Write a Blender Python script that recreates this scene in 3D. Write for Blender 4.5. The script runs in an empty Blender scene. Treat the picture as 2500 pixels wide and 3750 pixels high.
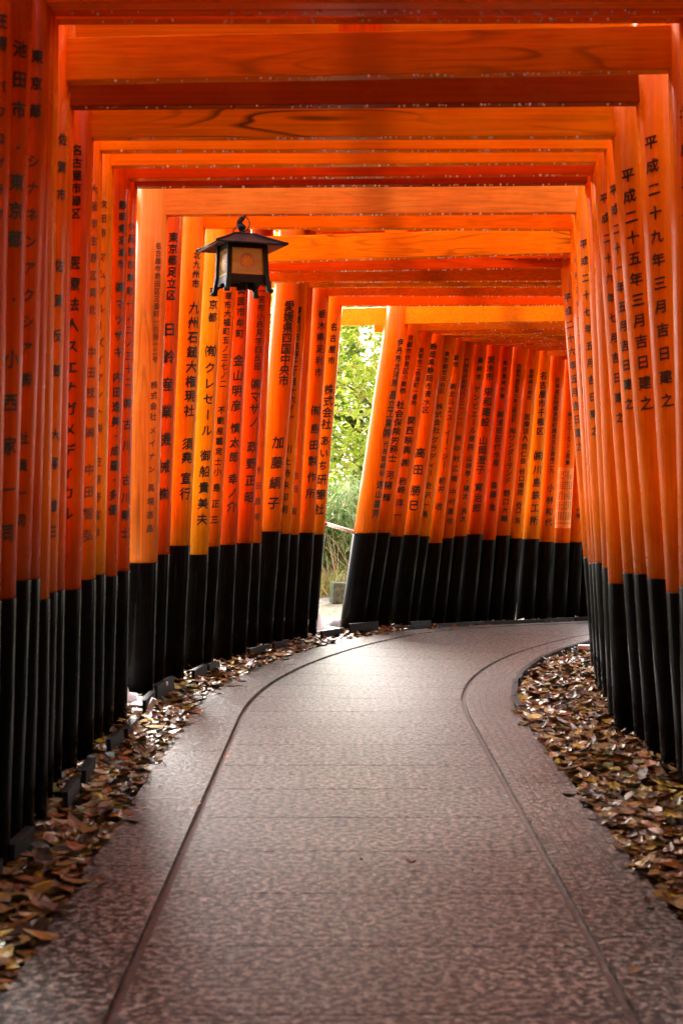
import bpy, bmesh, math, random
from mathutils import Vector, Matrix, noise
R = math.radians
random.seed(7)
S = bpy.context.scene
COL = S.collection

# ---------------------------------------------------------------- camera
F, CX, HY, H = 5208.0, 1250.0, 1778.0, 1.5      # focal length in photo pixels, horizon row, eye height
cam = bpy.data.cameras.new('camera'); camo = bpy.data.objects.new('camera', cam); COL.objects.link(camo)
camo.location = (0, 0, H); camo.rotation_euler = (R(90), 0, 0)
cam.sensor_fit = 'VERTICAL'; cam.sensor_height = 36; cam.lens = 50
cam.shift_y = (HY - 1875) / 3750
cam.clip_end = 900; cam.clip_start = .05
cam.dof.use_dof = True; cam.dof.focus_distance = 14.0; cam.dof.aperture_fstop = 3.6
S.camera = camo

# ---------------------------------------------------------------- sky, sun, exposure
SUN_EL, SUN_ROT = 38, 345
w = bpy.data.worlds.new('World'); S.world = w; w.use_nodes = True
nt = w.node_tree; bg = nt.nodes['Background']
sky = nt.nodes.new('ShaderNodeTexSky'); sky.sky_type = 'NISHITA'; sky.sun_disc = False
sky.sun_elevation = R(SUN_EL); sky.sun_rotation = R(SUN_ROT); sky.dust_density = 5; sky.air_density = 1.0
hs = nt.nodes.new('ShaderNodeHueSaturation'); hs.inputs['Saturation'].default_value = .35
nt.links.new(sky.outputs[0], hs.inputs['Color']); nt.links.new(hs.outputs[0], bg.inputs[0])
bg.inputs[1].default_value = .15
sl = bpy.data.lights.new('sun', 'SUN'); so = bpy.data.objects.new('sun', sl); COL.objects.link(so)
sl.energy = 1.1; sl.angle = R(40); sl.color = (1, .95, .88)
so.rotation_euler = (R(90 - SUN_EL), 0, R(180 - SUN_ROT)); so.location = (0, -5, 30)
S.view_settings.view_transform = 'Standard'; S.view_settings.look = 'None'
S.view_settings.exposure = 3.5; S.view_settings.gamma = 1
S.render.engine = 'CYCLES'
cy = S.cycles
cy.use_denoising = True; cy.max_bounces = 12; cy.diffuse_bounces = 8; cy.glossy_bounces = 4
cy.transmission_bounces = 4; cy.sample_clamp_indirect = 10; cy.caustics_reflective = False; cy.caustics_refractive = False

# ---------------------------------------------------------------- materials
def mat(name):
    m = bpy.data.materials.new(name); m.use_nodes = True
    n = m.node_tree.nodes; l = m.node_tree.links
    return m, n, l, n['Principled BSDF']
def N(n, t, **k):
    o = n.new('ShaderNode' + t)
    for a, b in k.items(): setattr(o, a, b)
    return o
def ramp(n, stops, interp='LINEAR'):
    r = n.new('ShaderNodeValToRGB'); e = r.color_ramp.elements; r.color_ramp.interpolation = interp
    while len(e) < len(stops): e.new(.5)
    for q, (p, c) in zip(e, stops): q.position = p; q.color = (*c, 1)
    return r
def mixc(n, l, fac, a, b, mode='MIX'):
    m = n.new('ShaderNodeMix'); m.data_type = 'RGBA'; m.blend_type = mode
    for i, v in ((0, fac), (6, a), (7, b)):
        if isinstance(v, (int, float)): m.inputs[i].default_value = v
        elif isinstance(v, tuple): m.inputs[i].default_value = (*v, 1)
        else: l.new(v, m.inputs[i])
    return m.outputs[2]
def simple(name, c, rough=.5, var=.2, scale=8, spec=.5, bump=0, metal=0):
    m, n, l, p = mat(name)
    tc = N(n, 'TexCoord'); nz = N(n, 'TexNoise'); nz.inputs['Scale'].default_value = scale; nz.inputs['Detail'].default_value = 6
    l.new(tc.outputs['Object'], nz.inputs['Vector'])
    r = ramp(n, [(.3, tuple(x * (1 - var) for x in c)), (.7, tuple(min(1, x * (1 + var)) for x in c))])
    l.new(nz.outputs[0], r.inputs[0]); l.new(r.outputs[0], p.inputs['Base Color'])
    p.inputs['Roughness'].default_value = rough; p.inputs['Specular IOR Level'].default_value = spec; p.inputs['Metallic'].default_value = metal
    if bump:
        b = N(n, 'Bump'); b.inputs['Strength'].default_value = bump; b.inputs['Distance'].default_value = .01
        l.new(nz.outputs[0], b.inputs['Height']); l.new(b.outputs[0], p.inputs['Normal'])
    return m

def vermilion(name, c, axis, grain=.0, streak=.30, fade=0.0, seed=0.0, rough=.22):
    """painted timber; axis = direction of the wood grain, grain = strength of the dark figure showing through"""
    m, n, l, p = mat(name)
    tc = N(n, 'TexCoord'); mp = N(n, 'Mapping')
    sc = [7, 7, 7]; sc['XYZ'.index(axis)] = .55
    mp.inputs['Scale'].default_value = sc; mp.inputs['Location'].default_value = (seed, seed * 1.7, seed * .6)
    oi = N(n, 'ObjectInfo'); va = N(n, 'VectorMath', operation='SCALE'); va.inputs['Scale'].default_value = 37
    l.new(oi.outputs['Location'], va.inputs[0])
    ad = N(n, 'VectorMath', operation='ADD'); l.new(tc.outputs['Object'], ad.inputs[0]); l.new(va.outputs[0], ad.inputs[1])
    l.new(ad.outputs[0], mp.inputs['Vector'])
    n1 = N(n, 'TexNoise'); n1.inputs['Scale'].default_value = 1.0; n1.inputs['Detail'].default_value = 1.5; n1.inputs['Roughness'].default_value = .4
    l.new(mp.outputs[0], n1.inputs['Vector'])
    # contour lines of the noise = cathedral figure of sawn timber
    mu = N(n, 'Math', operation='MULTIPLY'); mu.inputs[1].default_value = 10; l.new(n1.outputs[0], mu.inputs[0])
    fr = N(n, 'Math', operation='FRACT'); l.new(mu.outputs[0], fr.inputs[0])
    lr = ramp(n, [(.0, (0, 0, 0)), (.60, (0, 0, 0)), (.86, (1, 1, 1)), (.94, (.7, .7, .7)), (1, (0, 0, 0))])
    l.new(fr.outputs[0], lr.inputs[0])
    # only some places
    n2 = N(n, 'TexNoise'); n2.inputs['Scale'].default_value = 1.1; n2.inputs['Detail'].default_value = 2; l.new(ad.outputs[0], n2.inputs['Vector'])
    pr = ramp(n, [(.42, (0, 0, 0)), (.62, (1, 1, 1))]); l.new(n2.outputs[0], pr.inputs[0])
    gm = N(n, 'Math', operation='MULTIPLY'); l.new(lr.outputs[0], gm.inputs[0]); l.new(pr.outputs[0], gm.inputs[1])
    gs = N(n, 'Math', operation='MULTIPLY'); gs.inputs[1].default_value = grain; l.new(gm.outputs[0], gs.inputs[0])
    # fine fibre streaks
    mp3 = N(n, 'Mapping'); s3 = [60, 60, 60]; s3['XYZ'.index(axis)] = 1.2; mp3.inputs['Scale'].default_value = s3
    l.new(ad.outputs[0], mp3.inputs['Vector'])
    n3 = N(n, 'TexNoise'); n3.inputs['Scale'].default_value = 1; n3.inputs['Detail'].default_value = 4; l.new(mp3.outputs[0], n3.inputs['Vector'])
    r3 = ramp(n, [(.3, (1 - streak,) * 3), (.7, (1, 1, 1))]); l.new(n3.outputs[0], r3.inputs[0])
    base = mixc(n, l, 1.0, c, r3.outputs[0], 'MULTIPLY')
    # worn lighter / dirty patches
    n4 = N(n, 'TexNoise'); n4.inputs['Scale'].default_value = 2.3; n4.inputs['Detail'].default_value = 7; n4.inputs['Roughness'].default_value = .65
    l.new(ad.outputs[0], n4.inputs['Vector'])
    r4 = ramp(n, [(.46, (0, 0, 0)), (.68, (1, 1, 1))]); l.new(n4.outputs[0], r4.inputs[0])
    fm = N(n, 'Math', operation='MULTIPLY'); fm.inputs[1].default_value = .35 + fade; l.new(r4.outputs[0], fm.inputs[0])
    base = mixc(n, l, fm.outputs[0], base, (min(1, c[0] * 1.04), c[1] * 1.45 + .01, c[2] * 1.3 + .001 + fade * .03))
    r5 = ramp(n, [(.28, (1, 1, 1)), (.40, (0, 0, 0))]); l.new(n4.outputs[0], r5.inputs[0])
    dm = N(n, 'Math', operation='MULTIPLY'); dm.inputs[1].default_value = .30; l.new(r5.outputs[0], dm.inputs[0])
    base = mixc(n, l, dm.outputs[0], base, (c[0] * .55, c[1] * .5, c[2] * .8))
    base = mixc(n, l, gs.outputs[0], base, (.085, .04, .010))
    if axis == 'X':      # rain-washed dirt below the centre strut
        sx = N(n, 'SeparateXYZ'); l.new(tc.outputs['Object'], sx.inputs[0])
        ax_ = N(n, 'MapRange'); ax_.interpolation_type = 'SMOOTHSTEP'; ax_.inputs['From Min'].default_value = .03; ax_.inputs['From Max'].default_value = .20; ax_.inputs['To Min'].default_value = 1; ax_.inputs['To Max'].default_value = 0
        ab = N(n, 'Math', operation='ABSOLUTE'); l.new(sx.outputs[0], ab.inputs[0]); l.new(ab.outputs[0], ax_.inputs[0])
        ax_.inputs['To Min'].default_value = .8; st = N(n, 'Math', operation='MULTIPLY'); l.new(ax_.outputs[0], st.inputs[0]); l.new(n4.outputs[0], st.inputs[1])
        base = mixc(n, l, st.outputs[0], base, (.16, .018, .003))
    l.new(base, p.inputs['Base Color'])
    p.inputs['Specular IOR Level'].default_value = .05
    rr = N(n, 'MapRange'); rr.inputs['To Min'].default_value = rough - .06; rr.inputs['To Max'].default_value = rough + .14
    l.new(n4.outputs[0], rr.inputs['Value']); l.new(rr.outputs[0], p.inputs['Roughness'])
    b = N(n, 'Bump'); b.inputs['Strength'].default_value = .18; b.inputs['Distance'].default_value = .004
    l.new(n3.outputs[0], b.inputs['Height']); l.new(b.outputs[0], p.inputs['Normal'])
    return m

PAL = {'deep': (.22, .030, .003), 'red': (.68, .082, .003), 'vermilion': (.78, .15, .003), 'orange': (.84, .235, .004), 'amber': (.84, .275, .005),  # 'deep': stain and shade of the dark beams put into the paint colour
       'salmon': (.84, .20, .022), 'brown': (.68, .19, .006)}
_vm = {}
def VM(colour, axis, grain=0.0, fade=0.0):
    k = (colour, axis, grain, fade)
    if k not in _vm:
        _vm[k] = vermilion('vermilion_paint_' + colour, PAL[colour], axis, grain, fade=fade, seed=len(_vm) * 3.3)
    return _vm[k]
def black_paint():
    m, n, l, p = mat('black_base_paint')
    tc = N(n, 'TexCoord'); nz = N(n, 'TexNoise'); nz.inputs['Scale'].default_value = 9; nz.inputs['Detail'].default_value = 8; nz.inputs['Roughness'].default_value = .7
    l.new(tc.outputs['Object'], nz.inputs['Vector'])
    r = ramp(n, [(.35, (.0022, .002, .002)), (.62, (.004, .0034, .0032)), (.82, (.014, .010, .008))])
    l.new(nz.outputs[0], r.inputs[0]); l.new(r.outputs[0], p.inputs['Base Color'])
    mr = N(n, 'MapRange'); p.inputs['Specular IOR Level'].default_value = .02
    mr.inputs['To Min'].default_value = .08; mr.inputs['To Max'].default_value = .22
    l.new(nz.outputs[0], mr.inputs['Value']); l.new(mr.outputs[0], p.inputs['Roughness'])
    mp = N(n, 'Mapping'); mp.inputs['Scale'].default_value = (50, 50, 1.5); l.new(tc.outputs['Object'], mp.inputs['Vector'])
    n3 = N(n, 'TexNoise'); n3.inputs['Scale'].default_value = 1; l.new(mp.outputs[0], n3.inputs['Vector'])
    b = N(n, 'Bump'); b.inputs['Strength'].default_value = .15; b.inputs['Distance'].default_value = .004
    l.new(n3.outputs[0], b.inputs['Height']); l.new(b.outputs[0], p.inputs['Normal'])
    return m
M_BLACK = black_paint()
M_INK = simple('black_ink', (.012, .010, .010), .3, .3, 30)
M_INKF = simple('faded_ink', (.14, .045, .015), .5, .5, 60)
M_METAL = simple('dark_metal', (.006, .007, .007), .45, .5, 14, spec=.2, bump=.2)
M_ROOF = simple('lantern_roof_metal', (.012, .012, .016), .35, .7, 9, spec=.3, bump=.3)
M_GREEN = simple('verdigris_metal', (.008, .017, .010), .5, .5, 20, bump=.3, spec=.2)
M_EDGE = simple('edging_metal', (.008, .0055, .0045), .5, .4, 12, spec=.1)
M_WHITE = simple('dirty_white_plastic', (.62, .58, .57), .5, .16, 16, bump=.15)
M_RED = simple('red_plastic', (.72, .035, .015), .4, .1, 10)
M_WP = simple('white_plastic', (.8, .8, .78), .35, .06, 10)
M_STONE = simple('mossy_stone', (.065, .075, .040), .8, .6, 22, bump=.8)
M_BARK = simple('bark', (.11, .085, .065), .85, .5, 14, bump=.8)
M_TWIG = simple('dry_twig', (.34, .21, .12), .8, .3, 20)

def leafmat(name, stops, rough=.4, spec=.5, trans=0.0, gain=1.0):
    m, n, l, p = mat(name)
    g = N(n, 'NewGeometry'); r = ramp(n, stops, 'CONSTANT'); l.new(g.outputs['Random Per Island'], r.inputs[0])
    tc = N(n, 'TexCoord'); nz = N(n, 'TexNoise'); nz.inputs['Scale'].default_value = 25; nz.inputs['Detail'].default_value = 4
    l.new(tc.outputs['Object'], nz.inputs['Vector']); rv = ramp(n, [(.3, (.38 * gain,) * 3), (.7, (.85 * gain,) * 3)]); l.new(nz.outputs[0], rv.inputs[0])
    c = mixc(n, l, 1.0, r.outputs[0], rv.outputs[0], 'MULTIPLY'); l.new(c, p.inputs['Base Color'])
    p.inputs['Roughness'].default_value = rough; p.inputs['Specular IOR Level'].default_value = spec
    if trans:
        t = N(n, 'BsdfTranslucent'); l.new(c, t.inputs[0]); ms = N(n, 'MixShader'); ms.inputs[0].default_value = trans
        l.new(p.outputs[0], ms.inputs[1]); l.new(t.outputs[0], ms.inputs[2]); l.new(ms.outputs[0], n['Material Output'].inputs[0])
    return m
M_FALLEN = leafmat('wet_fallen_leaf', [(0, (.13, .050, .012)), (.14, (.27, .125, .025)), (.28, (.045, .019, .008)), (.42, (.32, .175, .050)), (.54, (.19, .065, .012)),
    (.68, (.30, .17, .07)), (.76, (.26, .075, .012)), (.86, (.030, .014, .009)), (.89, (.46, .28, .02)), (.96, (.15, .15, .025))], .30, .20)
M_TREE = leafmat('tree_leaf', gain=1.25, stops= [(0, (.44, .58, .05)), (.25, (.60, .70, .09)), (.5, (.70, .74, .15)), (.80, (.20, .32, .03)), (.88, (.74, .74, .25)), (.96, (.62, .32, .08))], rough=.4, spec=.5, trans=.65)
M_DARKT = leafmat('dark_tree_leaf', gain=1.25, stops= [(0, (.20, .32, .04)), (.4, (.32, .44, .07)), (.75, (.46, .54, .10))], rough=.4, spec=.5, trans=.3)
M_BAMBOO = leafmat('bamboo_leaf', gain=1.25, stops= [(0, (.22, .34, .10)), (.3, (.38, .48, .18)), (.6, (.52, .58, .28)), (.85, (.15, .25, .05))], rough=.4, spec=.5, trans=.55)
M_GRASS = leafmat('dry_grass', gain=1.25, stops= [(0, (.38, .42, .08)), (.35, (.52, .42, .18)), (.6, (.32, .42, .07)), (.8, (.56, .46, .28))], rough=.6, spec=.3, trans=.3)

def path_mat():
    m, n, l, p = mat('washed_aggregate_paving')
    tc = N(n, 'TexCoord')
    def nz(scale, det, ro):
        q = N(n, 'TexNoise'); q.inputs['Scale'].default_value = scale; q.inputs['Detail'].default_value = det; q.inputs['Roughness'].default_value = ro
        l.new(tc.outputs['Object'], q.inputs['Vector']); return q
    grit = nz(33, 5, .66); big = nz(1.3, 6, .6); mid = nz(9, 5, .7)
    r = ramp(n, [(.41, (.003, .0024, .002)), (.47, (.020, .0165, .0145)), (.53, (.085, .072, .065)), (.60, (.30, .27, .25))]); l.new(grit.outputs[0], r.inputs[0])
    v = N(n, 'TexVoronoi'); v.inputs['Scale'].default_value = 90; l.new(tc.outputs['Object'], v.inputs['Vector'])
    sp = N(n, 'SeparateColor'); l.new(v.outputs['Color'], sp.inputs[0])
    rv = ramp(n, [(0, (.55, .50, .47)), (.4, (1.1, 1.1, 1.1)), (.7, (.85, .68, .62)), (1, (1.5, 1.5, 1.5))]); l.new(sp.outputs[0], rv.inputs[0])
    c = mixc(n, l, 1, r.outputs[0], rv.outputs[0], 'MULTIPLY')
    r3 = ramp(n, [(.3, (.62, .60, .57)), (.7, (1.10, 1.07, 1.0))]); l.new(big.outputs[0], r3.inputs[0])
    c = mixc(n, l, 1, c, r3.outputs[0], 'MULTIPLY')
    r4 = ramp(n, [(.35, (.78, .76, .74)), (.6, (1.08, 1.08, 1.08))]); l.new(mid.outputs[0], r4.inputs[0])
    c = mixc(n, l, 1, c, r4.outputs[0], 'MULTIPLY'); l.new(c, p.inputs['Base Color'])
    mr = N(n, 'MapRange'); mr.inputs['From Min'].default_value = .35; mr.inputs['From Max'].default_value = .65; mr.inputs['To Min'].default_value = .48; mr.inputs['To Max'].default_value = .24; l.new(grit.outputs[0], mr.inputs['Value'])
    l.new(mr.outputs[0], p.inputs['Roughness']); p.inputs['Specular IOR Level'].default_value = .26
    b = N(n, 'Bump'); b.inputs['Strength'].default_value = .8; b.inputs['Distance'].default_value = .008
    l.new(grit.outputs[0], b.inputs['Height']); l.new(b.outputs[0], p.inputs['Normal'])
    return m
M_PATH = path_mat()
M_GROOVE = simple('wet_leaf_debris_in_groove', (.055, .017, .008), .7, .6, 40, bump=.6)
M_JOINT = simple('wet_joint', (.15, .14, .14), .2, .3, 20)  # light grey paints in the whitish shine of water on the joints
def ground_mat():
    m, n, l, p = mat('gravel_ground')
    tc = N(n, 'TexCoord'); v = N(n, 'TexNoise'); v.inputs['Scale'].default_value = 14; v.inputs['Detail'].default_value = 8; v.inputs['Roughness'].default_value = .75
    l.new(tc.outputs['Object'], v.inputs['Vector'])
    r = ramp(n, [(.36, (.06, .045, .022)), (.46, (.22, .18, .10)), (.58, (.46, .40, .34)), (.75, (.58, .54, .50))]); l.new(v.outputs[0], r.inputs[0])
    n2 = N(n, 'TexNoise'); n2.inputs['Scale'].default_value = 1.1; n2.inputs['Detail'].default_value = 3; l.new(tc.outputs['Object'], n2.inputs['Vector'])
    r2 = ramp(n, [(.45, (0, 0, 0)), (.6, (.6, .6, .6))]); l.new(n2.outputs[0], r2.inputs[0])
    c = mixc(n, l, r2.outputs[0], r.outputs[0], (.10, .085, .025)); sx = N(n, 'SeparateXYZ'); l.new(tc.outputs['Object'], sx.inputs[0])
    hz = N(n, 'MapRange'); hz.inputs['From Min'].default_value = .2; hz.inputs['From Max'].default_value = .6; l.new(sx.outputs[2], hz.inputs['Value'])
    c = mixc(n, l, hz.outputs[0], c, (.045, .06, .02)); l.new(c, p.inputs['Base Color'])
    p.inputs['Roughness'].default_value = .8
    b = N(n, 'Bump'); b.inputs['Strength'].default_value = .8; b.inputs['Distance'].default_value = .03
    l.new(v.outputs[0], b.inputs['Height']); l.new(b.outputs[0], p.inputs['Normal'])
    return m
M_GROUND = ground_mat()
M_SOIL = simple('dark_wet_soil', (.022, .014, .009), .5, .5, 30, bump=.6)

# ---------------------------------------------------------------- helpers
def link(name, mesh, m=None, parent=None, smooth=False):
    o = bpy.data.objects.new(name, mesh); COL.objects.link(o)
    if m is not None:
        for q in (m if isinstance(m, (list, tuple)) else [m]): mesh.materials.append(q)
    if parent is not None: o.parent = parent
    if smooth:
        for f in mesh.polygons: f.use_smooth = True
    return o
def empty(name, loc):
    o = bpy.data.objects.new(name, None); COL.objects.link(o); o.location = loc; o.empty_display_size = .2
    return o
def tag(o, label, cat, group=None, kind=None):
    if label: o['label'] = label
    if cat: o['category'] = cat
    if group: o['group'] = group
    if kind: o['kind'] = kind
    return o
class MB:
    def __init__(s): s.v = []; s.f = []; s.mi = []
    def add(s, vs, fs, mi=0):
        k = len(s.v); s.v += [tuple(v) for v in vs]; s.f += [tuple(i + k for i in f) for f in fs]; s.mi += [mi] * len(fs)
    def box(s, c, sz, rz=0, mi=0):
        c = Vector(c); M = Matrix.Rotation(rz, 3, 'Z')
        vs = [c + M @ Vector((x * sz[0] / 2, y * sz[1] / 2, z * sz[2] / 2)) for x in (-1, 1) for y in (-1, 1) for z in (-1, 1)]
        s.add(vs, [(0, 1, 3, 2), (4, 6, 7, 5), (0, 4, 5, 1), (2, 3, 7, 6), (0, 2, 6, 4), (1, 5, 7, 3)], mi)
    def tube(s, pts, rad, n=10, mi=0, cap=True):
        pts = [Vector(p) for p in pts]; rings = []
        for i, p in enumerate(pts):
            d = (pts[min(i + 1, len(pts) - 1)] - pts[max(i - 1, 0)]).normalized()
            a = d.orthogonal().normalized() if i == 0 else (rings_a - d * rings_a.dot(d)).normalized()
            rings_a = a; b = d.cross(a); r = rad[i] if isinstance(rad, (list, tuple)) else rad
            rings.append([p + a * (r * math.cos(2 * math.pi * k / n)) + b * (r * math.sin(2 * math.pi * k / n)) for k in range(n)])
        vs = [v for q in rings for v in q]; fs = []
        for i in range(len(pts) - 1):
            for k in range(n):
                fs.append((i * n + k, i * n + (k + 1) % n, (i + 1) * n + (k + 1) % n, (i + 1) * n + k))
        if cap: fs.append(tuple(range(n))[::-1]); fs.append(tuple(range((len(pts) - 1) * n, len(pts) * n)))
        s.add(vs, fs, mi)
    def lathe(s, prof, c=(0, 0, 0), n=24, mi=0):
        vs = []; fs = []
        for r, z in prof:
            for k in range(n):
                a = 2 * math.pi * k / n; vs.append((c[0] + r * math.cos(a), c[1] + r * math.sin(a), c[2] + z))
        for i in range(len(prof) - 1):
            for k in range(n): fs.append((i * n + k, i * n + (k + 1) % n, (i + 1) * n + (k + 1) % n, (i + 1) * n + k))
        fs.append(tuple(range(n))[::-1]); fs.append(tuple(range((len(prof) - 1) * n, len(prof) * n)))
        s.add(vs, fs, mi)
    def mesh(s, name):
        m = bpy.data.meshes.new(name); m.from_pydata(s.v, [], s.f)
        if any(s.mi): m.polygons.foreach_set('material_index', s.mi)
        m.update(); return m
    def build(s, name, m, parent=None, smooth=False, bevel=0):
        o = link(name, s.mesh(name), m, parent, smooth)
        if bevel:
            b = o.modifiers.new('bevel', 'BEVEL'); b.width = bevel; b.segments = 2; b.limit_method = 'ANGLE'; b.angle_limit = R(50)
        return o
def smooth_sides(o, ang=50):
    me = o.data
    for f in me.polygons: f.use_smooth = len(f.vertices) == 4
def sstep(a, b, x):
    t = min(1, max(0, (x - a) / (b - a))); return t * t * (3 - 2 * t)
def gz(y): return -.19 * sstep(14, 18.5, y) if y < 19 else -.19 + .12 * sstep(19, 23, y)
def px(x, y, Y): return Vector(((x - CX) * Y / F, Y, H + (HY - y) * Y / F))   # photo pixel at a known distance
# path centre line: straight ahead, then an arc to the right
CXP, Y0, RC = .085, 9.2, 9.5
def path_pt(s, d):
    """s metres along, d metres to the right of the centre line"""
    if s < Y0: return CXP + d, s
    t = (s - Y0) / RC
    return CXP + RC - (RC - d) * math.cos(t), Y0 + (RC - d) * math.sin(t)
def path_sd(x, y):
    if y < Y0: return y, x - CXP
    dx, dy = CXP + RC - x, y - Y0
    return Y0 + RC * math.atan2(dy, dx), RC - math.hypot(dx, dy)

# ---------------------------------------------------------------- setting: ground and path
mb = MB()
xs = [-300, -80, -30, -14] + [-8 + .5 * i for i in range(33)] + [14, 30, 80, 300]
ys = [-300, -80, -20, -10, -8] + [-7 + .5 * i for i in range(80)] + [40, 60, 90, 150, 300]
vs = []; fs = []
for y in ys:
    for x in xs:
        s_, d_ = path_sd(x, y)
        z = gz(y) - .045
        out = sstep(1.9, 3.5, abs(d_))
        z += out * .07 * noise.noise((x * .9, y * .9, 0)) + .10 * out * sstep(18, 24, y) * (1 if x < 3 else .5)
        shade_bank = sstep(2.5, 5.0, d_) * 5.5 * (1 - sstep(10.0, 12.0, s_)) if d_ > 0 else sstep(2.3, 4.8, -d_) * (5.5 * (1 - sstep(8.6, 11.0, s_)) + 2.5 * sstep(22, 28, s_))  # unseen side banks, raised to keep sky light out from between the posts
        shade_bank = max(shade_bank, 4 * sstep(3.0, 7.0, -y))  # unseen hill across the path behind the viewer, added to block light
        vs.append((x, y, z + shade_bank * (1 + .12 * noise.noise((x * .5, y * .5, 2)))))
nx = len(xs)
fs = [(j * nx + i, j * nx + i + 1, (j + 1) * nx + i + 1, (j + 1) * nx + i) for j in range(len(ys) - 1) for i in range(nx - 1)]
mb.add(vs, fs)
tag(mb.build('ground', M_GROUND, smooth=True), None, None, kind='structure')

SEND = 9.2 + 9.5 * R(72)
def ribbon(mb, d0, d1, s0, s1, z0, z1, ds=.3, mi=0, sides=True):
    n = max(1, int((s1 - s0) / ds)); top = []
    for i in range(n + 1):
        s = s0 + (s1 - s0) * i / n
        for d in (d0, d1):
            x, y = path_pt(s, d); top.append((x, y, gz(y) + z1))
    k = len(top); bot = [(x, y, z - (z1 - z0)) for x, y, z in top]
    f = [(2 * i, 2 * i + 1, 2 * i + 3, 2 * i + 2) for i in range(n)]
    if sides:
        f += [(2 * i, 2 * i + 2, k + 2 * i + 2, k + 2 * i) for i in range(n)]
        f += [(2 * i + 1, k + 2 * i + 1, k + 2 * i + 3, 2 * i + 3) for i in range(n)]
        f += [(0, k, k + 1, 1), (2 * n, 2 * n + 1, k + 2 * n + 1, k + 2 * n)]
    mb.add(top + bot if sides else top, f, mi)
mb = MB()
ribbon(mb, -.770, .770, -1, SEND, -.05, -.020, mi=1)                    # bed seen in the grooves
s = -.77; k = 0
while s < SEND:                                                       # centre slabs
    e = s + .60
    ribbon(mb, -.718, .718, s + .005, e - .005, -.03, 0, ds=.15)
    ribbon(mb, -.722, .722, e - .007, e + .007, -.01, -.0025, ds=.15, mi=2, sides=False)
    s = e
for sg in (-1, 1):
    s = -.5 + (.35 if sg > 0 else 0)
    while s < SEND:
        e = s + 1.22
        ribbon(mb, sg * .753, sg * 1.075, s + .003, e - .003, -.06, .003, ds=.15) if sg > 0 else ribbon(mb, -1.075, -.753, s + .003, e - .003, -.06, .003, ds=.15)
        s = e
# shallow grip grooves raked along the inner border
for k, d in enumerate((.80, .845, .89, .935, .98, 1.025)):
    a = 5.2 + .3 * (k % 3)
    while a < 11:
        ln = random.uniform(.5, 1.9); ribbon(mb, d, d + .005, a, a + ln, .002, .0045, ds=.15, mi=1, sides=False); a += ln + random.uniform(.05, .8)
po = mb.build('path', [M_PATH, M_GROOVE, M_JOINT]); tag(po, None, None, kind='structure')
mb = MB()
ribbon(mb, -1.75, -1.078, -1, SEND, 0, -.028, mi=0, sides=False); ribbon(mb, 1.078, 2.3, -1, SEND, 0, -.028, sides=False)
tag(mb.build('soil_strip', M_SOIL), None, None, kind='structure')

# ---------------------------------------------------------------- glyphs
_gl = {}
def prepare(chars):
    obs = []
    for ch in sorted(chars):
        c = bpy.data.curves.new('g', 'FONT'); c.body = ch; c.size = 1; c.resolution_u = 1
        o = bpy.data.objects.new('g', c); COL.objects.link(o); obs.append((ch, o, c))
    dg = bpy.context.evaluated_depsgraph_get()
    for ch, o, c in obs:
        me = o.evaluated_get(dg).to_mesh(); bm = bmesh.new(); bm.from_mesh(me)
        bmesh.ops.remove_doubles(bm, verts=bm.verts, dist=1e-4)
        for v in bm.verts:
            x, y = v.co.x - .5, v.co.y - .38
            if ch == 'ー': x, y = y, -x
            # brush lettering: strokes rise to the right, edges swell a little
            y += .10 * x
            q = noise.noise_vector((x * 4, y * 4, ord(ch) * .37)); v.co = (x + q.x * .022, y + q.y * .022, 0)
        for k in range(-5, 6):
            bmesh.ops.bisect_plane(bm, geom=bm.verts[:] + bm.edges[:] + bm.faces[:], dist=1e-5, plane_co=(k * .1, 0, 0), plane_no=(1, 0, 0))
        bm.verts.index_update()
        V0 = [v.co.copy() for v in bm.verts]; F0 = [tuple(v.index for v in f.verts) for f in bm.faces]; V = []; FF = []
        for k, (dx, dy) in enumerate(((-.024, -.012), (.024, .004), (0, .026), (.004, -.028), (-.014, .014), (.014, -.010))):
            o_ = len(V); V += [Vector((v.x + dx, v.y + dy, k * .00015)) for v in V0]; FF += [tuple(i + o_ for i in f) for f in F0]
        _gl[ch] = (V, FF)
        bm.free(); o.evaluated_get(dg).to_mesh_clear()
    for ch, o, c in obs:
        bpy.data.objects.remove(o); bpy.data.curves.remove(c)
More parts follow.
